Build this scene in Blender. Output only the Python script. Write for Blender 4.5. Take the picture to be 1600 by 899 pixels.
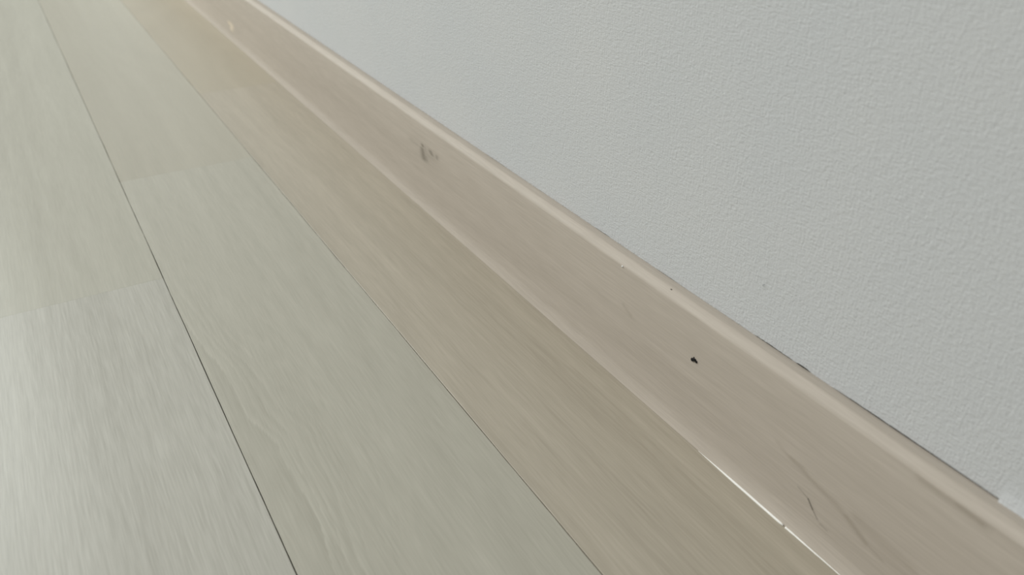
import bpy, bmesh, math, random
from mathutils import Vector, Matrix, noise

# ------------------------------------------------------------------ scene, camera, light
for o in list(bpy.data.objects):
    bpy.data.objects.remove(o, do_unlink=True)
scene = bpy.context.scene
C = scene.collection

CAM_H = 0.23
cd = bpy.data.cameras.new('camera')
cam = bpy.data.objects.new('camera', cd)
C.objects.link(cam)
cd.sensor_width = 36.0
cd.lens = 1270.0 / 1600.0 * 36.0
cd.clip_start = 0.01
# camera axes in the room (x towards the wall, y along the wall, z up)
ax = Vector((0.85865, -0.51250, 0.00775))
ay = Vector((0.26089, 0.45002, 0.85406))
az = Vector((-0.44119, -0.73132, 0.52012))
m = Matrix.Identity(4)
for i in range(3):
    m[i][0], m[i][1], m[i][2] = ax[i], ay[i], az[i]
m[2][3] = CAM_H
cam.matrix_world = m
cd.dof.use_dof = True
cd.dof.focus_distance = 0.36
cd.dof.aperture_fstop = 13.0
scene.camera = cam

world = bpy.data.worlds.new('room_ambience')
scene.world = world
world.use_nodes = True
bg = world.node_tree.nodes['Background']
bg.inputs[0].default_value = (0.93, 0.97, 1.0, 1)
bg.inputs[1].default_value = 0.31


def area(name, loc, target, sx, sy, power, col):
    ld = bpy.data.lights.new(name, 'AREA')
    ld.shape = 'RECTANGLE'
    ld.size, ld.size_y, ld.energy, ld.color = sx, sy, power, col
    o = bpy.data.objects.new(name, ld)
    C.objects.link(o)
    o.location = loc
    o.rotation_euler = (Vector(target) - Vector(loc)).to_track_quat('-Z', 'Y').to_euler()
    return o


# daylight from the window at the far end of the room, and the room's ceiling lamp
area('window_daylight', (-1.32, 2.8, 1.58), (-0.1, 0.5, 0.0), 1.9, 1.9, 70.0, (0.93, 1.0, 0.97))
area('ceiling_lamp', (-1.6, 1.0, 2.3), (-0.9, 0.8, 0.0), 0.7, 0.7, 30.0, (1.0, 0.95, 0.90))

vs = scene.view_settings
vs.view_transform = 'Standard'
vs.look = 'None'
vs.gamma = 1.0
vs.use_curve_mapping = False
vs.exposure = -0.07

random.seed(7)
MM = 0.001


# ------------------------------------------------------------------ helpers
def tag(o, label=None, cat=None, kind=None, group=None):
    if label: o['label'] = label
    if cat: o['category'] = cat
    if kind: o['kind'] = kind
    if group: o['group'] = group
    return o


def link(name, mesh, mat, parent=None):
    o = bpy.data.objects.new(name, mesh)
    C.objects.link(o)
    if mat and not mesh.materials:
        mesh.materials.append(mat)
    if parent:
        o.parent = parent
    return o


def mesh_from(name, verts, faces, smooth=False):
    me = bpy.data.meshes.new(name)
    me.from_pydata(verts, [], faces)
    bm = bmesh.new()
    bm.from_mesh(me)
    bmesh.ops.recalc_face_normals(bm, faces=bm.faces)
    bm.to_mesh(me)
    bm.free()
    if smooth:
        for p in me.polygons:
            p.use_smooth = True
    return me


class N:
    """small node-graph writer"""
    def __init__(self, name):
        self.mat = bpy.data.materials.new(name)
        self.mat.use_nodes = True
        self.t = self.mat.node_tree
        self.b = self.t.nodes['Principled BSDF']

    def new(self, typ, **kw):
        n = self.t.nodes.new(typ)
        for k, v in kw.items():
            setattr(n, k, v)
        return n

    def lk(self, a, b):
        self.t.links.new(a, b)

    def math(self, op, a, b=None, c=None, clamp=False):
        n = self.new('ShaderNodeMath', operation=op, use_clamp=clamp)
        for i, v in enumerate((a, b, c)):
            if v is None: continue
            if hasattr(v, 'links'): self.lk(v, n.inputs[i])
            else: n.inputs[i].default_value = v
        return n.outputs[0]

    def map(self, vec, scale, loc=(0, 0, 0)):
        n = self.new('ShaderNodeMapping')
        n.inputs['Scale'].default_value = scale
        n.inputs['Location'].default_value = loc
        self.lk(vec, n.inputs[0])
        return n.outputs[0]

    def noise(self, vec, scale=1.0, detail=2.0, rough=0.5, dist=0.0):
        n = self.new('ShaderNodeTexNoise')
        n.inputs['Scale'].default_value = scale
        n.inputs['Detail'].default_value = detail
        n.inputs['Roughness'].default_value = rough
        n.inputs['Distortion'].default_value = dist
        self.lk(vec, n.inputs['Vector'])
        return n.outputs[0]

    def ramp(self, fac, stops):
        n = self.new('ShaderNodeValToRGB')
        e = n.color_ramp.elements
        while len(e) < len(stops): e.new(0.5)
        for el, (p, c) in zip(e, stops):
            el.position = p
            el.color = (*c, 1) if len(c) == 3 else c
        self.lk(fac, n.inputs[0])
        return n.outputs[0]

    def mixc(self, fac, a, b, blend='MIX'):
        n = self.new('ShaderNodeMix', data_type='RGBA', blend_type=blend)
        for i, v in ((0, fac), (6, a), (7, b)):
            if hasattr(v, 'links'): self.lk(v, n.inputs[i])
            elif i == 0: n.inputs[0].default_value = v
            else: n.inputs[i].default_value = (*v, 1)
        return n.outputs[2]


def wood(name, base, seed=0.0, rings=0.10, fine=0.12, streak=0.12, broad=0.10, rough=0.37, spec=0.5, warp=(10, 1.3), ring_freq=46.0, face=False, mark=None, figure=0.0):
    """printed pale ash: grain runs along y; base is the linear colour"""
    n = N(name)
    tc = n.new('ShaderNodeTexCoord').outputs['Object']
    info = n.new('ShaderNodeObjectInfo').outputs['Random']
    off = n.new('ShaderNodeCombineXYZ')
    if not face:
        n.lk(n.math('MULTIPLY', info, 13.0), off.inputs[0])
        n.lk(n.math('MULTIPLY', info, 37.0), off.inputs[1])
    off.inputs[2].default_value = seed
    va = n.new('ShaderNodeVectorMath', operation='ADD')
    n.lk(tc, va.inputs[0]); n.lk(off.outputs[0], va.inputs[1])
    v = va.outputs[0]
    k = 1.0
    zs = (lambda s: s) if face else (lambda s: 1.0)
    pores = n.noise(n.map(v, (1250, 55, zs(1250)), (seed, 0, 0)), 1.0, 2.0, 0.55)
    lines = n.noise(n.map(v, (420, 11, zs(420)), (0, seed, 0)), 1.0, 3.0, 0.6)
    strk = n.noise(n.map(v, (110, 2.6, zs(110)), (0, 0, seed)), 1.0, 3.0, 0.55, 0.3)
    brd = n.noise(n.map(v, (26, 1.1, zs(26)), (seed * 2, 0, 0)), 1.0, 2.0, 0.5, 0.2)
    fld = n.noise(n.map(v, (warp[0], warp[1], zs(warp[0])), (0, seed * 3, 0)), 1.0, 1.5, 0.45, 0.25)
    rg = n.math('SINE', n.math('ADD', n.math('MULTIPLY', fld, ring_freq * 2), n.math('MULTIPLY', lines, 3.0)))
    acc = n.math('MULTIPLY', n.math('SUBTRACT', pores, 0.5), fine)
    acc = n.math('ADD', acc, n.math('MULTIPLY', n.math('SUBTRACT', lines, 0.5), streak))
    acc = n.math('ADD', acc, n.math('MULTIPLY', n.math('SUBTRACT', strk, 0.5), streak * 1.4))
    acc = n.math('ADD', acc, n.math('MULTIPLY', n.math('SUBTRACT', brd, 0.5), broad * 2))
    acc = n.math('ADD', acc, n.math('MULTIPLY', rg, rings * 0.35))
    if figure:
        fg = n.new('ShaderNodeAttribute', attribute_name='figure')
        acc = n.math('ADD', acc, n.math('MULTIPLY', fg.outputs['Fac'], figure))
    fac = n.math('ADD', acc, 0.5, clamp=True)
    dark = tuple(c * q for c, q in zip(base, (0.52, 0.50, 0.46)))
    light = tuple(min(1, c * q) for c, q in zip(base, (1.48, 1.50, 1.54)))
    col = n.ramp(fac, [(0.0, dark), (0.5, base), (1.0, light)])
    if mark:
        at = n.new('ShaderNodeAttribute', attribute_name='wear')
        g = n.noise(tc, 1800.0, 3.0)
        col = n.mixc(n.math('MULTIPLY', at.outputs['Fac'], n.math('ADD', n.math('MULTIPLY', g, 0.7), 0.65), clamp=True), col, mark)
    n.lk(col, n.b.inputs['Base Color'])
    n.b.inputs['Specular IOR Level'].default_value = spec
    n.lk(n.math('ADD', n.math('MULTIPLY', lines, 0.12), rough - 0.06), n.b.inputs['Roughness'])
    bmp = n.new('ShaderNodeBump')
    bmp.inputs['Strength'].default_value = 0.22
    bmp.inputs['Distance'].default_value = 0.00012
    n.lk(n.math('ADD', n.math('MULTIPLY', pores, 0.6), lines), bmp.inputs['Height'])
    n.lk(bmp.outputs[0], n.b.inputs['Normal'])
    return n.mat


def plain(name, col, rough=0.6, var=0.1, scale=900.0):
    n = N(name)
    tc = n.new('ShaderNodeTexCoord').outputs['Object']
    f = n.noise(tc, scale, 2.0)
    n.lk(n.ramp(f, [(0.25, tuple(c * (1 - var) for c in col)), (0.75, tuple(min(1, c * (1 + var)) for c in col))]), n.b.inputs['Base Color'])
    n.b.inputs['Roughness'].default_value = rough
    return n.mat


def stain(name, col):
    """the skirting's own grain with a mark on it, whose strength is stored on the mesh"""
    return wood(name, mark=col, **SKIRTING)


SKIRTING = dict(base=(0.480, 0.424, 0.360), seed=6.4, rings=0.05, fine=0.26, streak=0.14, broad=0.09, rough=0.55, spec=0.22, face=True)


# ------------------------------------------------------------------ materials
FLOOR = (0.415, 0.388, 0.320)
M_plank = wood('pale_ash_plank', FLOOR, 1.7, rings=0.04, fine=0.22)
M_plank_left = wood('pale_ash_plank_fine_lines', (0.432, 0.416, 0.362), 4.3, rings=0.03, fine=0.42, streak=0.15, broad=0.05)
M_plank_mid = wood('pale_ash_plank_cathedral', (0.412, 0.392, 0.326), 9.1, rings=0.05, fine=0.26, streak=0.11, broad=0.06, warp=(12, 0.9), ring_freq=58.0, figure=0.17)
M_plank_wall = wood('pale_ash_plank_straight', (0.412, 0.367, 0.293), 2.6, rings=0.05, fine=0.30, streak=0.20, broad=0.12)
M_plank_wall_far = wood('pale_ash_plank_warm', (0.396, 0.350, 0.268), 5.9, rings=0.05, fine=0.10, streak=0.10, broad=0.08)
M_plank_mid_far = wood('pale_ash_plank_warm_far', (0.402, 0.375, 0.304), 8.2, rings=0.03, fine=0.14, streak=0.10, broad=0.08)
M_plank_left_far = wood('pale_ash_plank_cool', (0.420, 0.402, 0.334), 3.3, rings=0.03, fine=0.22, streak=0.12, broad=0.08)
M_base = wood('pale_ash_skirting', **SKIRTING)
M_sub = plain('dark_underlay', (0.03, 0.026, 0.022), 0.9)
M_plaster = plain('crack_shade_plaster', (0.14, 0.13, 0.12), 0.9)  # plaster coloured dark to deepen the shade in the crack under the wallpaper
M_white = plain('bright_white', (0.93, 0.91, 0.86), 0.35, 0.03)
M_black = plain('black_dirt', (0.003, 0.0025, 0.002), 0.95)
M_grime = plain('grey_brown_dirt', (0.16, 0.14, 0.11), 0.8)
M_crumb = plain('white_crumb', (0.80, 0.80, 0.78), 0.7, 0.05)
M_lint = plain('grey_lint', (0.22, 0.24, 0.25), 0.9)
M_scuff = stain('brown_scuff', (0.115, 0.098, 0.072))
M_pale = stain('pale_scuff', (0.74, 0.64, 0.50))
M_scratch = stain('dark_scratch', (0.05, 0.045, 0.036))
M_figure = stain('grain_figure', (0.27, 0.225, 0.175))


def make_wallpaper_mat():
    n = N('embossed_white_wallpaper')
    tc = n.new('ShaderNodeTexCoord').outputs['Object']
    blot = n.noise(n.map(tc, (1, 820, 980)), 1.0, 3.0, 0.6, 0.6)
    hor = n.noise(n.map(tc, (1, 300, 1350)), 1.0, 2.0, 0.55, 0.2)
    ver = n.noise(n.map(tc, (1, 1300, 230)), 1.0, 2.0, 0.55, 0.2)
    fine = n.noise(n.map(tc, (1, 2300, 2300)), 1.0, 2.0, 0.6)
    h = n.math('ADD', n.math('MULTIPLY', blot, 0.9), n.math('MULTIPLY', hor, 0.75))
    h = n.math('ADD', h, n.math('MULTIPLY', ver, 0.55))
    h = n.math('ADD', h, n.math('MULTIPLY', fine, 0.35))
    bmp = n.new('ShaderNodeBump')
    bmp.inputs['Strength'].default_value = 0.75
    bmp.inputs['Distance'].default_value = 0.00035
    n.lk(h, bmp.inputs['Height'])
    n.lk(bmp.outputs[0], n.b.inputs['Normal'])
    tone = n.noise(n.map(tc, (1, 16, 16)), 1.0, 2.0)
    n.lk(n.ramp(tone, [(0.2, (0.585, 0.598, 0.604)), (0.8, (0.612, 0.617, 0.614))]), n.b.inputs['Base Color'])
    n.b.inputs['Roughness'].default_value = 0.75
    n.b.inputs['Specular IOR Level'].default_value = 0.25
    return n.mat


M_paper = make_wallpaper_mat()

# ------------------------------------------------------------------ room dimensions
W = 0.0906            # plank width
XA = 0.0340           # seam
XB = XA + W           # seam next to the wall row
XTOE = 0.1951         # foot of the skirting
XF = XTOE + 2.3 * MM  # face of the skirting
TH = 8.6 * MM
XW = XF + TH          # wallpaper surface
HB = 59.45 * MM
Y0, Y1 = -1.2, 4.2
XL = -2.6

# ------------------------------------------------------------------ floor: underlay and planks
uv = [(XL, Y0, -0.020), (XW + 0.05, Y0, -0.020), (XW + 0.05, Y1, -0.020), (XL, Y1, -0.020)]
uv += [(x, y, -0.0062) for x, y, z in uv]
floor = link('floor', mesh_from('floor', uv, [(0, 1, 2, 3), (4, 5, 6, 7), (0, 1, 5, 4), (1, 2, 6, 5), (2, 3, 7, 6), (3, 0, 4, 7)]), M_sub)
tag(floor, 'pale ash plank floor with thin dark seams running along the white wall', 'floor', 'structure')


def plank_mesh(x0, x1, ya, yb, segs=1, jit=0.0, seed=0, figure=None, cols=1):
    """a board with eased edges; its origin is at its near left corner"""
    g = 0.15 * MM
    bv = 0.22 * MM

    def prof(l, r):
        p = [(l, -0.006), (l, -bv * 1.1)]
        p += [(l + bv + (r - l - 2 * bv) * i / cols, 0.0) for i in range(cols + 1)]
        return p + [(r, -bv * 1.1), (r, -0.006)]

    verts, faces, fig = [], [], []
    ys = [ya + (yb - ya) * i / segs for i in range(segs + 1)]
    ys[0] += 0.03 * MM
    ys[-1] -= 0.03 * MM
    for i, y in enumerate(ys):
        jl = jit * noise.noise(Vector((y * 26, seed, 1.3))) + jit * 0.5 * noise.noise(Vector((y * 140, seed, 7)))
        jr = jit * noise.noise(Vector((y * 26, seed, 5.1))) + jit * 0.5 * noise.noise(Vector((y * 140, seed, 3)))
        jl = max(jl, -g + 0.02 * MM); jr = min(jr, g - 0.02 * MM)
        for (px, pz) in prof(x0 + g + jl, x1 - g + jr):
            verts.append((px - x0, y - ya, pz))
            if figure: fig.append(figure(px, y))
    K = cols + 5
    for i in range(segs):
        a, b = i * K, (i + 1) * K
        for k in range(K):
            k2 = (k + 1) % K
            faces.append((a + k, a + k2, b + k2, b + k))
    faces.append(tuple(range(K)))
    faces.append(tuple(range(segs * K, segs * K + K)))
    me = mesh_from('plank', verts, faces)
    if figure:
        at = me.attributes.new('figure', 'FLOAT', 'POINT')
        at.data.foreach_set('value', fig)
    return me


# one growth ring of the middle board (mm across, mm along): the flame-shaped figure runs beside it
RING = [(60, -1200), (47, 60), (44.5, 150), (45.4, 193.5), (47.9, 210.2), (48.5, 229.7), (47.5, 250.1), (47.6, 267.4), (41.7, 288.2), (42.2, 294.2), (41.5, 326.4),
        (37.3, 352.5), (34.9, 376.4), (32.4, 408.3), (30, 460), (28, 600)]


def flame(px, py):
    x, y = px / MM, py / MM
    for (xa, ya), (xb, yb) in zip(RING, RING[1:]):
        if y <= yb:
            rx = xa + (xb - xa) * (y - ya) / (yb - ya)
            break
    else:
        rx = RING[-1][0]
    d = x - rx + 0.5 * noise.noise(Vector((x * 0.3, y * 0.06, 2))) + 0.25 * noise.noise(Vector((x, y * 0.25, 5)))
    fade = max(0.0, min(1.0, (y - 110) / 90)) * max(0.0, min(1.0, (480 - y) / 130))
    if d < 0:
        return -0.30 * math.exp(-(d / 6.0) ** 2) * fade
    per = 3.4 + 1.4 * noise.noise(Vector((d * 0.12, y * 0.012, 8)))
    ph = (d / per) % 1.0
    saw = (0.85 - 1.5 * ph) if ph > 0.12 else (-0.55 + ph / 0.12 * 1.4)
    if d < per: saw = 0.95 - 1.2 * ph
    return saw * math.exp(-d / 22.0) * fade * (0.75 + 0.5 * noise.noise(Vector((d * 0.2, y * 0.03, 1))))


def put_plank(me, x, y, mat):
    o = link('plank', me, None, floor)
    o.location = (x, y, 0)
    if not me.materials:
        me.materials.append(mat)
    return o


def rows(x0, x1, breaks, mats, seed):
    for i in range(len(breaks) - 1):
        a, b = breaks[i], breaks[i + 1]
        put_plank(plank_mesh(x0, x1, a, b, 90, 0.16 * MM, seed + i), x0, a, mats[i])


# row against the wall (runs on below the skirting), middle row, and the row with the visible end joint
rows(XB, XW - 0.4 * MM, [Y0, 0.7454, 2.5634, Y1], [M_plank_wall, M_plank_wall_far, M_plank], 1)
put_plank(plank_mesh(XA, XB, Y0, 0.5777, 700, 0.16 * MM, 11, flame, 150), XA, Y0, M_plank_mid)
rows(XA, XB, [0.5777, 2.3957, Y1], [M_plank_mid_far, M_plank], 12)
rows(XA - W, XA, [Y0, 0.4285, 2.2465, Y1], [M_plank_left, M_plank_left_far, M_plank], 21)
# the rest of the room
shared = {}
x = XA - W
r = 0
while x - W > XL:
    x -= W
    start = Y0 - [0.5, 1.4, 0.15, 1.05][r % 4]
    brk = [Y0]
    y = start
    while y + 1.818 < Y1:
        y += 1.818
        if y > Y0 + 0.05: brk.append(y)
    brk.append(Y1)
    for i in range(len(brk) - 1):
        L = round(brk[i + 1] - brk[i], 4)
        if L not in shared:
            shared[L] = plank_mesh(0, W, 0, L)
        put_plank(shared[L], x, brk[i], M_plank)
    r += 1

# ------------------------------------------------------------------ skirting board


def gap(y):
    """height of the open crack under the trimmed wallpaper edge"""
    w = 0.08 * MM + 0.07 * MM * max(0.0, noise.noise(Vector((y * 60, 3.1, 0))))
    def bump(c, hw, a):
        t = abs(y - c) / hw
        return a * MM * max(0.0, 1 - t ** 4)
    w += bump(0.157, 0.0105, 0.42) * (0.7 + 0.6 * noise.noise(Vector((y * 500, 1, 0))))
    w += bump(0.1435, 0.0035, 0.50)
    w += bump(0.1015, 0.0305, 0.42) * (0.9 + 0.4 * noise.noise(Vector((y * 300, 2, 0))))
    w += bump(0.262, 0.006, 0.18) + bump(0.217, 0.007, 0.14) + bump(0.36, 0.012, 0.12)
    return max(w, 0.02 * MM)


def face_x(z):
    """front face of the skirting, with its flared toe"""
    t = max(0.0, 1 - z / (7.0 * MM))
    return XF - 2.3 * MM * t ** 1.5


def base_profile(y):
    pts = [(face_x(q * MM), q * MM) for q in (0.1, 0.6, 1.3, 2.1, 3.0, 4.0, 5.2, 7.0)]
    pts += [(XF, 20 * MM), (XF, 40 * MM)]
    for dx, dz in ((0, -3.3), (0.06, -2.95), (0.2, -2.6), (0.45, -2.2), (0.95, -1.65), (1.75, -0.98), (2.6, -0.42), (3.1, -0.16), (3.6, -0.06), (4.1, -0.12), (6.2, -0.40)):
        pts.append((XF + dx * MM, HB + dz * MM))
    back = XW - 0.04 * MM
    pts += [(back - 0.1 * MM, HB - 0.75 * MM), (back, HB - 0.83 * MM), (back, 0.1 * MM)]
    return pts


ys = []
y = Y0
while y < Y1:
    ys.append(y)
    y += 0.0012 if 0.04 < y < 0.5 else (0.01 if 0 < y < 1.4 else 0.1)
ys.append(Y1)
verts, faces = [], []
for y in ys:
    verts += [(px, y, pz) for px, pz in base_profile(y)]
K = len(base_profile(0))
for i in range(len(ys) - 1):
    for k in range(K):
        k2 = (k + 1) % K
        faces.append((i * K + k, i * K + k2, (i + 1) * K + k2, (i + 1) * K + k))
faces.append(tuple(range(K)))
faces.append(tuple(range((len(ys) - 1) * K, len(ys) * K)))
me = mesh_from('baseboard_right', verts, faces, True)
baseboard = link('baseboard_right', me, M_base)
tag(baseboard, 'pale wood-grain skirting board with rounded top edge at foot of white wall', 'baseboard', 'structure')
# keep the back and the end crisp
es = baseboard.modifiers.new('edges', 'EDGE_SPLIT')
es.split_angle = math.radians(55)


def patch(name, mat, yc, zc, hw, hh, fn, n=44, label=None):
    """a thin worn or stained area on the skirting face, density fn(dy_mm, dz_mm)"""
    vs_, fs, dens = [], [], []
    for j in range(n + 1):
        for i in range(n + 1):
            dy = (-1 + 2 * i / n) * hw
            dz = (-1 + 2 * j / n) * hh
            z = zc + dz * MM
            vs_.append((face_x(z) - 0.015 * MM, yc + dy * MM, z))
            dens.append(max(0.0, min(1.0, fn(dy, dz))))
    for j in range(n):
        for i in range(n):
            a = j * (n + 1) + i
            q = (a, a + 1, a + n + 2, a + n + 1)
            if max(dens[k] for k in q) > 0.004:
                fs.append(q)
    me = bpy.data.meshes.new(name)
    me.from_pydata(vs_, [], fs)
    at = me.attributes.new('wear', 'FLOAT', 'POINT')
    at.data.foreach_set('value', dens)
    o = link(name, me, mat, baseboard)
    if label: o['label'] = label
    return o


def seg(px, py, a, b, w0, w1):
    """soft stroke from a to b (mm) with end widths w0, w1"""
    ax_, ay_ = a; bx, by = b
    dx, dy = bx - ax_, by - ay_
    t = max(0, min(1, ((px - ax_) * dx + (py - ay_) * dy) / (dx * dx + dy * dy + 1e-9)))
    d = math.hypot(px - ax_ - t * dx, py - ay_ - t * dy)
    w = w0 + (w1 - w0) * t
    return math.exp(-(d / w) ** 2)


# ------------------------------------------------------------------ wall with wallpaper
wy = [Y0, Y1]
v = [(XW + 1.6 * MM, Y0, 0), (XW + 0.1, Y0, 0), (XW + 0.1, Y1, 0), (XW + 1.6 * MM, Y1, 0)]
v = [(a, b, -0.006) for a, b, c in v] + [(a, b, 2.4) for a, b, c in v]
wall = link('wall_right', mesh_from('wall_right', v, [(0, 1, 2, 3), (4, 5, 6, 7), (0, 1, 5, 4), (1, 2, 6, 5), (2, 3, 7, 6), (3, 0, 4, 7)]), M_plaster)
tag(wall, 'white wall covered in finely embossed wallpaper above the skirting board', 'wall', 'structure')

verts, faces = [], []
for y in ys:
    e = 0.10 * MM * noise.noise(Vector((y * 90, 0, 4)))
    lo = HB - 0.97 * MM + gap(y)
    verts += [(XW, y, lo), (XW, y, HB + 2 * MM), (XW, y, 2.4), (XW + 1.6 * MM, y, 2.4), (XW + 1.6 * MM, y, lo)]
for i in range(len(ys) - 1):
    for k in range(5):
        k2 = (k + 1) % 5
        faces.append((i * 5 + k, i * 5 + k2, (i + 1) * 5 + k2, (i + 1) * 5 + k))
faces += [tuple(range(5)), tuple(range((len(ys) - 1) * 5, len(ys) * 5))]
link('wallpaper', mesh_from('wallpaper', verts, faces), M_paper, wall)

# loose lip of wallpaper lapping over the top of the skirting at the near end
verts, faces = [], []
yl = [0.0708 - i * 0.0012 for i in range(0, 240)]
for i, y in enumerate(yl):
    w = (1.35 + 0.2 * noise.noise(Vector((y * 120, 8, 0)))) * MM
    z = HB - 0.77 * MM
    ring = [(XW - 0.01 * MM, z + 7.0 * MM), (XW - 0.25 * MM, z + 4.0 * MM), (XW - 0.75 * w, z + 1.2 * MM), (XW - w, z + 0.3 * MM),
            (XW - w, z + 0.05 * MM), (XW - 0.02 * MM, z + 0.05 * MM)]
    verts += [(px, y, pz) for px, pz in ring]
for i in range(len(yl) - 1):
    for k in range(6):
        k2 = (k + 1) % 6
        faces.append((i * 6 + k, i * 6 + k2, (i + 1) * 6 + k2, (i + 1) * 6 + k))
faces += [tuple(range(6)), tuple(range((len(yl) - 1) * 6, len(yl) * 6))]
lap = link('wallpaper_lip', mesh_from('wallpaper_lip', verts, faces), M_paper, wall)
lap['label'] = 'loose white wallpaper edge lapping over the skirting top'

# ------------------------------------------------------------------ marks on the skirting


def strokes(items, k):
    """items: (y0, z0, y1, z1, width0, width1, strength) in mm along and up the skirting face"""
    def fn(py, pz):
        q = 0.0
        for (ya, za, yb, zb, w0, w1, st) in items:
            q = max(q, st * seg(py * k, pz, (ya * k, za), (yb * k, zb), w0, w1))
        return q
    return fn


def mark(name, mat, items, pad, n, label, k=0.7):
    ya = min(min(i[0], i[2]) for i in items) - pad / k
    yb = max(max(i[0], i[2]) for i in items) + pad / k
    za = min(min(i[1], i[3]) for i in items) - pad
    zb = min(max(max(i[1], i[3]) for i in items) + pad, HB / MM - 3.2)
    yc, zc = (ya + yb) / 2, (za + zb) / 2
    f = strokes(items, k)
    patch(name, mat, yc * MM, zc * MM, (yb - ya) / 2, (zb - za) / 2, lambda dy, dz: f(yc + dy, zc + dz), n, label)


mark('scuff_mark', M_scuff, [
    (436.2, 43.2, 435.6, 42.6, 0.7, 0.6, 0.75),
    (436.6, 40.6, 434.8, 34.8, 1.1, 1.5, 0.58), (431.8, 37.0, 430.8, 34.8, 0.9, 0.9, 0.36),
    (433.2, 43.0, 430.6, 39.5, 0.9, 1.2, 0.22), (424.8, 42.8, 422.8, 41.4, 1.1, 1.0, 0.58),
    (416.0, 42.8, 416.3, 41.4, 0.8, 0.8, 0.40), (452, 41.0, 444.5, 40.7, 1.5, 1.2, 0.15),
    (433, 38.0, 420, 40.5, 2.2, 1.6, 0.16)], 5, 70, 'brown smudged scuff mark', 0.36)
mark('scuff_mark', M_pale, [
    (920, 17.6, 907, 17.0, 1.6, 2.6, 0.85), (907, 16.6, 912, 12.4, 3.0, 2.0, 0.85), (908, 12.6, 902, 12.0, 1.0, 1.0, 0.25)], 8, 44, 'pale bare scuff', 0.4)
mark('scratch', M_scratch, [
    (123.0, 17.3, 120.2, 14.4, 0.26, 0.28, 0.80), (120.2, 14.4, 117.6, 12.1, 0.24, 0.20, 0.45),
    (127.8, 18.7, 125.0, 17.9, 0.30, 0.30, 0.25), (125.0, 17.9, 123.2, 17.4, 0.22, 0.22, 0.35), (115.9, 11.1, 113.2, 10.7, 0.30, 0.25, 0.20)], 1.5, 90, 'short dark scratch')
mark('grain_figure', M_figure, [
    (140.4, 30.0, 133.9, 28.0, 0.8, 1.0, 0.20), (133.9, 28.0, 128.8, 27.4, 1.0, 1.3, 0.36), (128.8, 27.4, 124.2, 25.8, 1.2, 1.1, 0.32),
    (124.2, 25.8, 112.3, 23.7, 1.1, 1.6, 0.30), (112.3, 23.7, 107.7, 22.4, 1.5, 1.4, 0.30), (107.7, 22.4, 98.7, 18.4, 1.4, 1.2, 0.44),
    (98.7, 18.4, 92.0, 17.0, 1.0, 0.7, 0.30), (104.0, 24.6, 82.8, 22.2, 2.0, 2.4, 0.26), (98.7, 19.4, 78.0, 19.0, 1.6, 2.0, 0.16)], 4, 90, 'darker grain streak')
mark('grain_figure', M_figure, [
    (89.4, 55.2, 77.5, 55.4, 0.7, 0.8, 0.22), (77.5, 55.4, 69.5, 55.0, 0.8, 1.0, 0.40)], 3, 50, 'darker grain streak')
mark('grain_figure', M_figure, [(232.5, 38.2, 227.0, 36.0, 0.9, 1.0, 0.26)], 3, 34, 'faint darker grain fleck')


# ------------------------------------------------------------------ small loose things
def lump(name, mat, loc, blobs, seed, sub=3):
    """one joined irregular crumb made of overlapping displaced blobs (mm) fused by a voxel-free union of hulls"""
    bm = bmesh.new()
    for (cx, cy, cz, rx, ry, rz) in blobs:
        r_ = bmesh.ops.create_icosphere(bm, subdivisions=sub, radius=1.0)
        for vv in r_['verts']:
            d = 1 + 0.28 * noise.noise(vv.co * 1.7 + Vector((seed, cx, cy)))
            vv.co = Vector(((cx + vv.co.x * rx * d) * MM, (cy + vv.co.y * ry * d) * MM, (cz + vv.co.z * rz * d) * MM))
    me = bpy.data.meshes.new(name)
    bm.to_mesh(me)
    bm.free()
    for p in me.polygons: p.use_smooth = True
    o = link(name, me, mat)
    o.location = loc
    return o


o = lump('dirt_speck', M_black, (XF, 0.1863, 37.7 * MM),
         [(-0.25, 0.75, -0.2, 0.5, 0.85, 0.72), (-0.25, -0.3, 0.35, 0.45, 0.85, 0.68), (-0.2, -1.35, 0.0, 0.35, 0.5, 0.55), (-0.12, 0.35, 1.05, 0.15, 0.22, 0.4)], 2.0)
tag(o, 'tiny black speck of dirt stuck on the skirting board face', 'dirt speck')
o = lump('paint_crumb', M_crumb, (XF + 0.15 * MM, 0.2353, 56.4 * MM), [(-0.25, 0, 0.0, 0.4, 0.5, 0.35), (-0.1, 0.15, -0.2, 0.3, 0.3, 0.25)], 5.0)
tag(o, 'tiny white crumb clinging below the rounded skirting edge', 'crumb')
o = lump('dust_grain', M_grime, (XF + 2.6 * MM, 0.2068, HB - 0.45 * MM), [(0, 0, 0.05, 0.3, 0.4, 0.22), (0, 0.35, 0.0, 0.2, 0.25, 0.16)], 9.0)
tag(o, 'tiny brownish dust grain on the rounded skirting top edge', 'dust')


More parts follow.
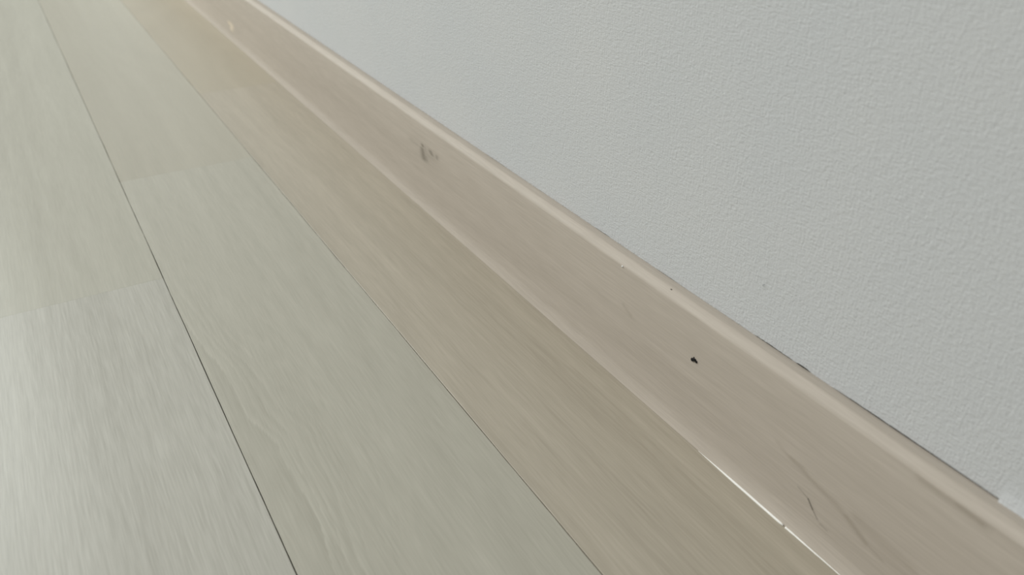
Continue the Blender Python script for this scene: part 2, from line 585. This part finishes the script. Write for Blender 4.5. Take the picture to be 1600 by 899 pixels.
def tube(name, mat, pts, rad, parent=None, flat=1.0, sides=8):
    verts, faces = [], []
    n = len(pts)
    for i, p in enumerate(pts):
        p = Vector(p)
        t = (Vector(pts[min(i + 1, n - 1)]) - Vector(pts[max(i - 1, 0)])).normalized()
        a = Vector((1, 0, 0)).cross(t)
        if a.length < 1e-4: a = Vector((0, 0, 1)).cross(t)
        a.normalize()
        b = t.cross(a)
        rr = rad(i / (n - 1))
        for k in range(sides):
            an = 2 * math.pi * k / sides
            verts.append(p + a * math.cos(an) * rr * flat + b * math.sin(an) * rr)
    for i in range(n - 1):
        for k in range(sides):
            k2 = (k + 1) % sides
            faces.append((i * sides + k, i * sides + k2, (i + 1) * sides + k2, (i + 1) * sides + k))
    faces += [tuple(range(sides)), tuple(range((n - 1) * sides, n * sides))]
    return link(name, mesh_from(name, verts, faces, True), mat, parent)


# lint fibre on the wallpaper
pts = []
for i in range(13):
    t = i / 12
    pts.append((XW - (0.12 + 0.25 * math.sin(math.pi * t)) * MM, 0.1674 - 0.75 * MM * t, 79.7 * MM + (1.3 * t - 0.35 * math.sin(2.4 * t)) * MM))
o = tube('lint_fibre', M_lint, pts, lambda t: (0.10 - 0.05 * t) * MM)
tag(o, 'tiny curled grey lint fibre stuck on the white wallpaper', 'lint')

# thin bright white line, built as two beads along the skirting foot
bead = bpy.data.objects.new('white_bead', None)
C.objects.link(bead)
bead.empty_display_size = 0.01
tag(bead, 'thin bright white line between skirting foot and floor', 'sealant')
for (ya, yb, w0, sd) in ((0.1745, 0.1283, 0.42, 1), (0.1272, 0.1005, 0.36, 2)):
    pts = []
    n = 60
    for i in range(n + 1):
        t = i / n
        y = ya + (yb - ya) * t
        pts.append((XTOE - 0.10 * MM + 0.06 * MM * noise.noise(Vector((y * 160, sd, 0))), y, 0.16 * MM))
    if sd == 1:
        rad = lambda t: (0.04 + 0.50 * min(1, t * 2.2) * (1 if t < 0.97 else 0.7)) * MM
    else:
        rad = lambda t: (0.45 - 0.32 * t + 0.06 * noise.noise(Vector((t * 14, 2, 0)))) * MM
    tube('bead_segment', M_white, pts, rad, bead)
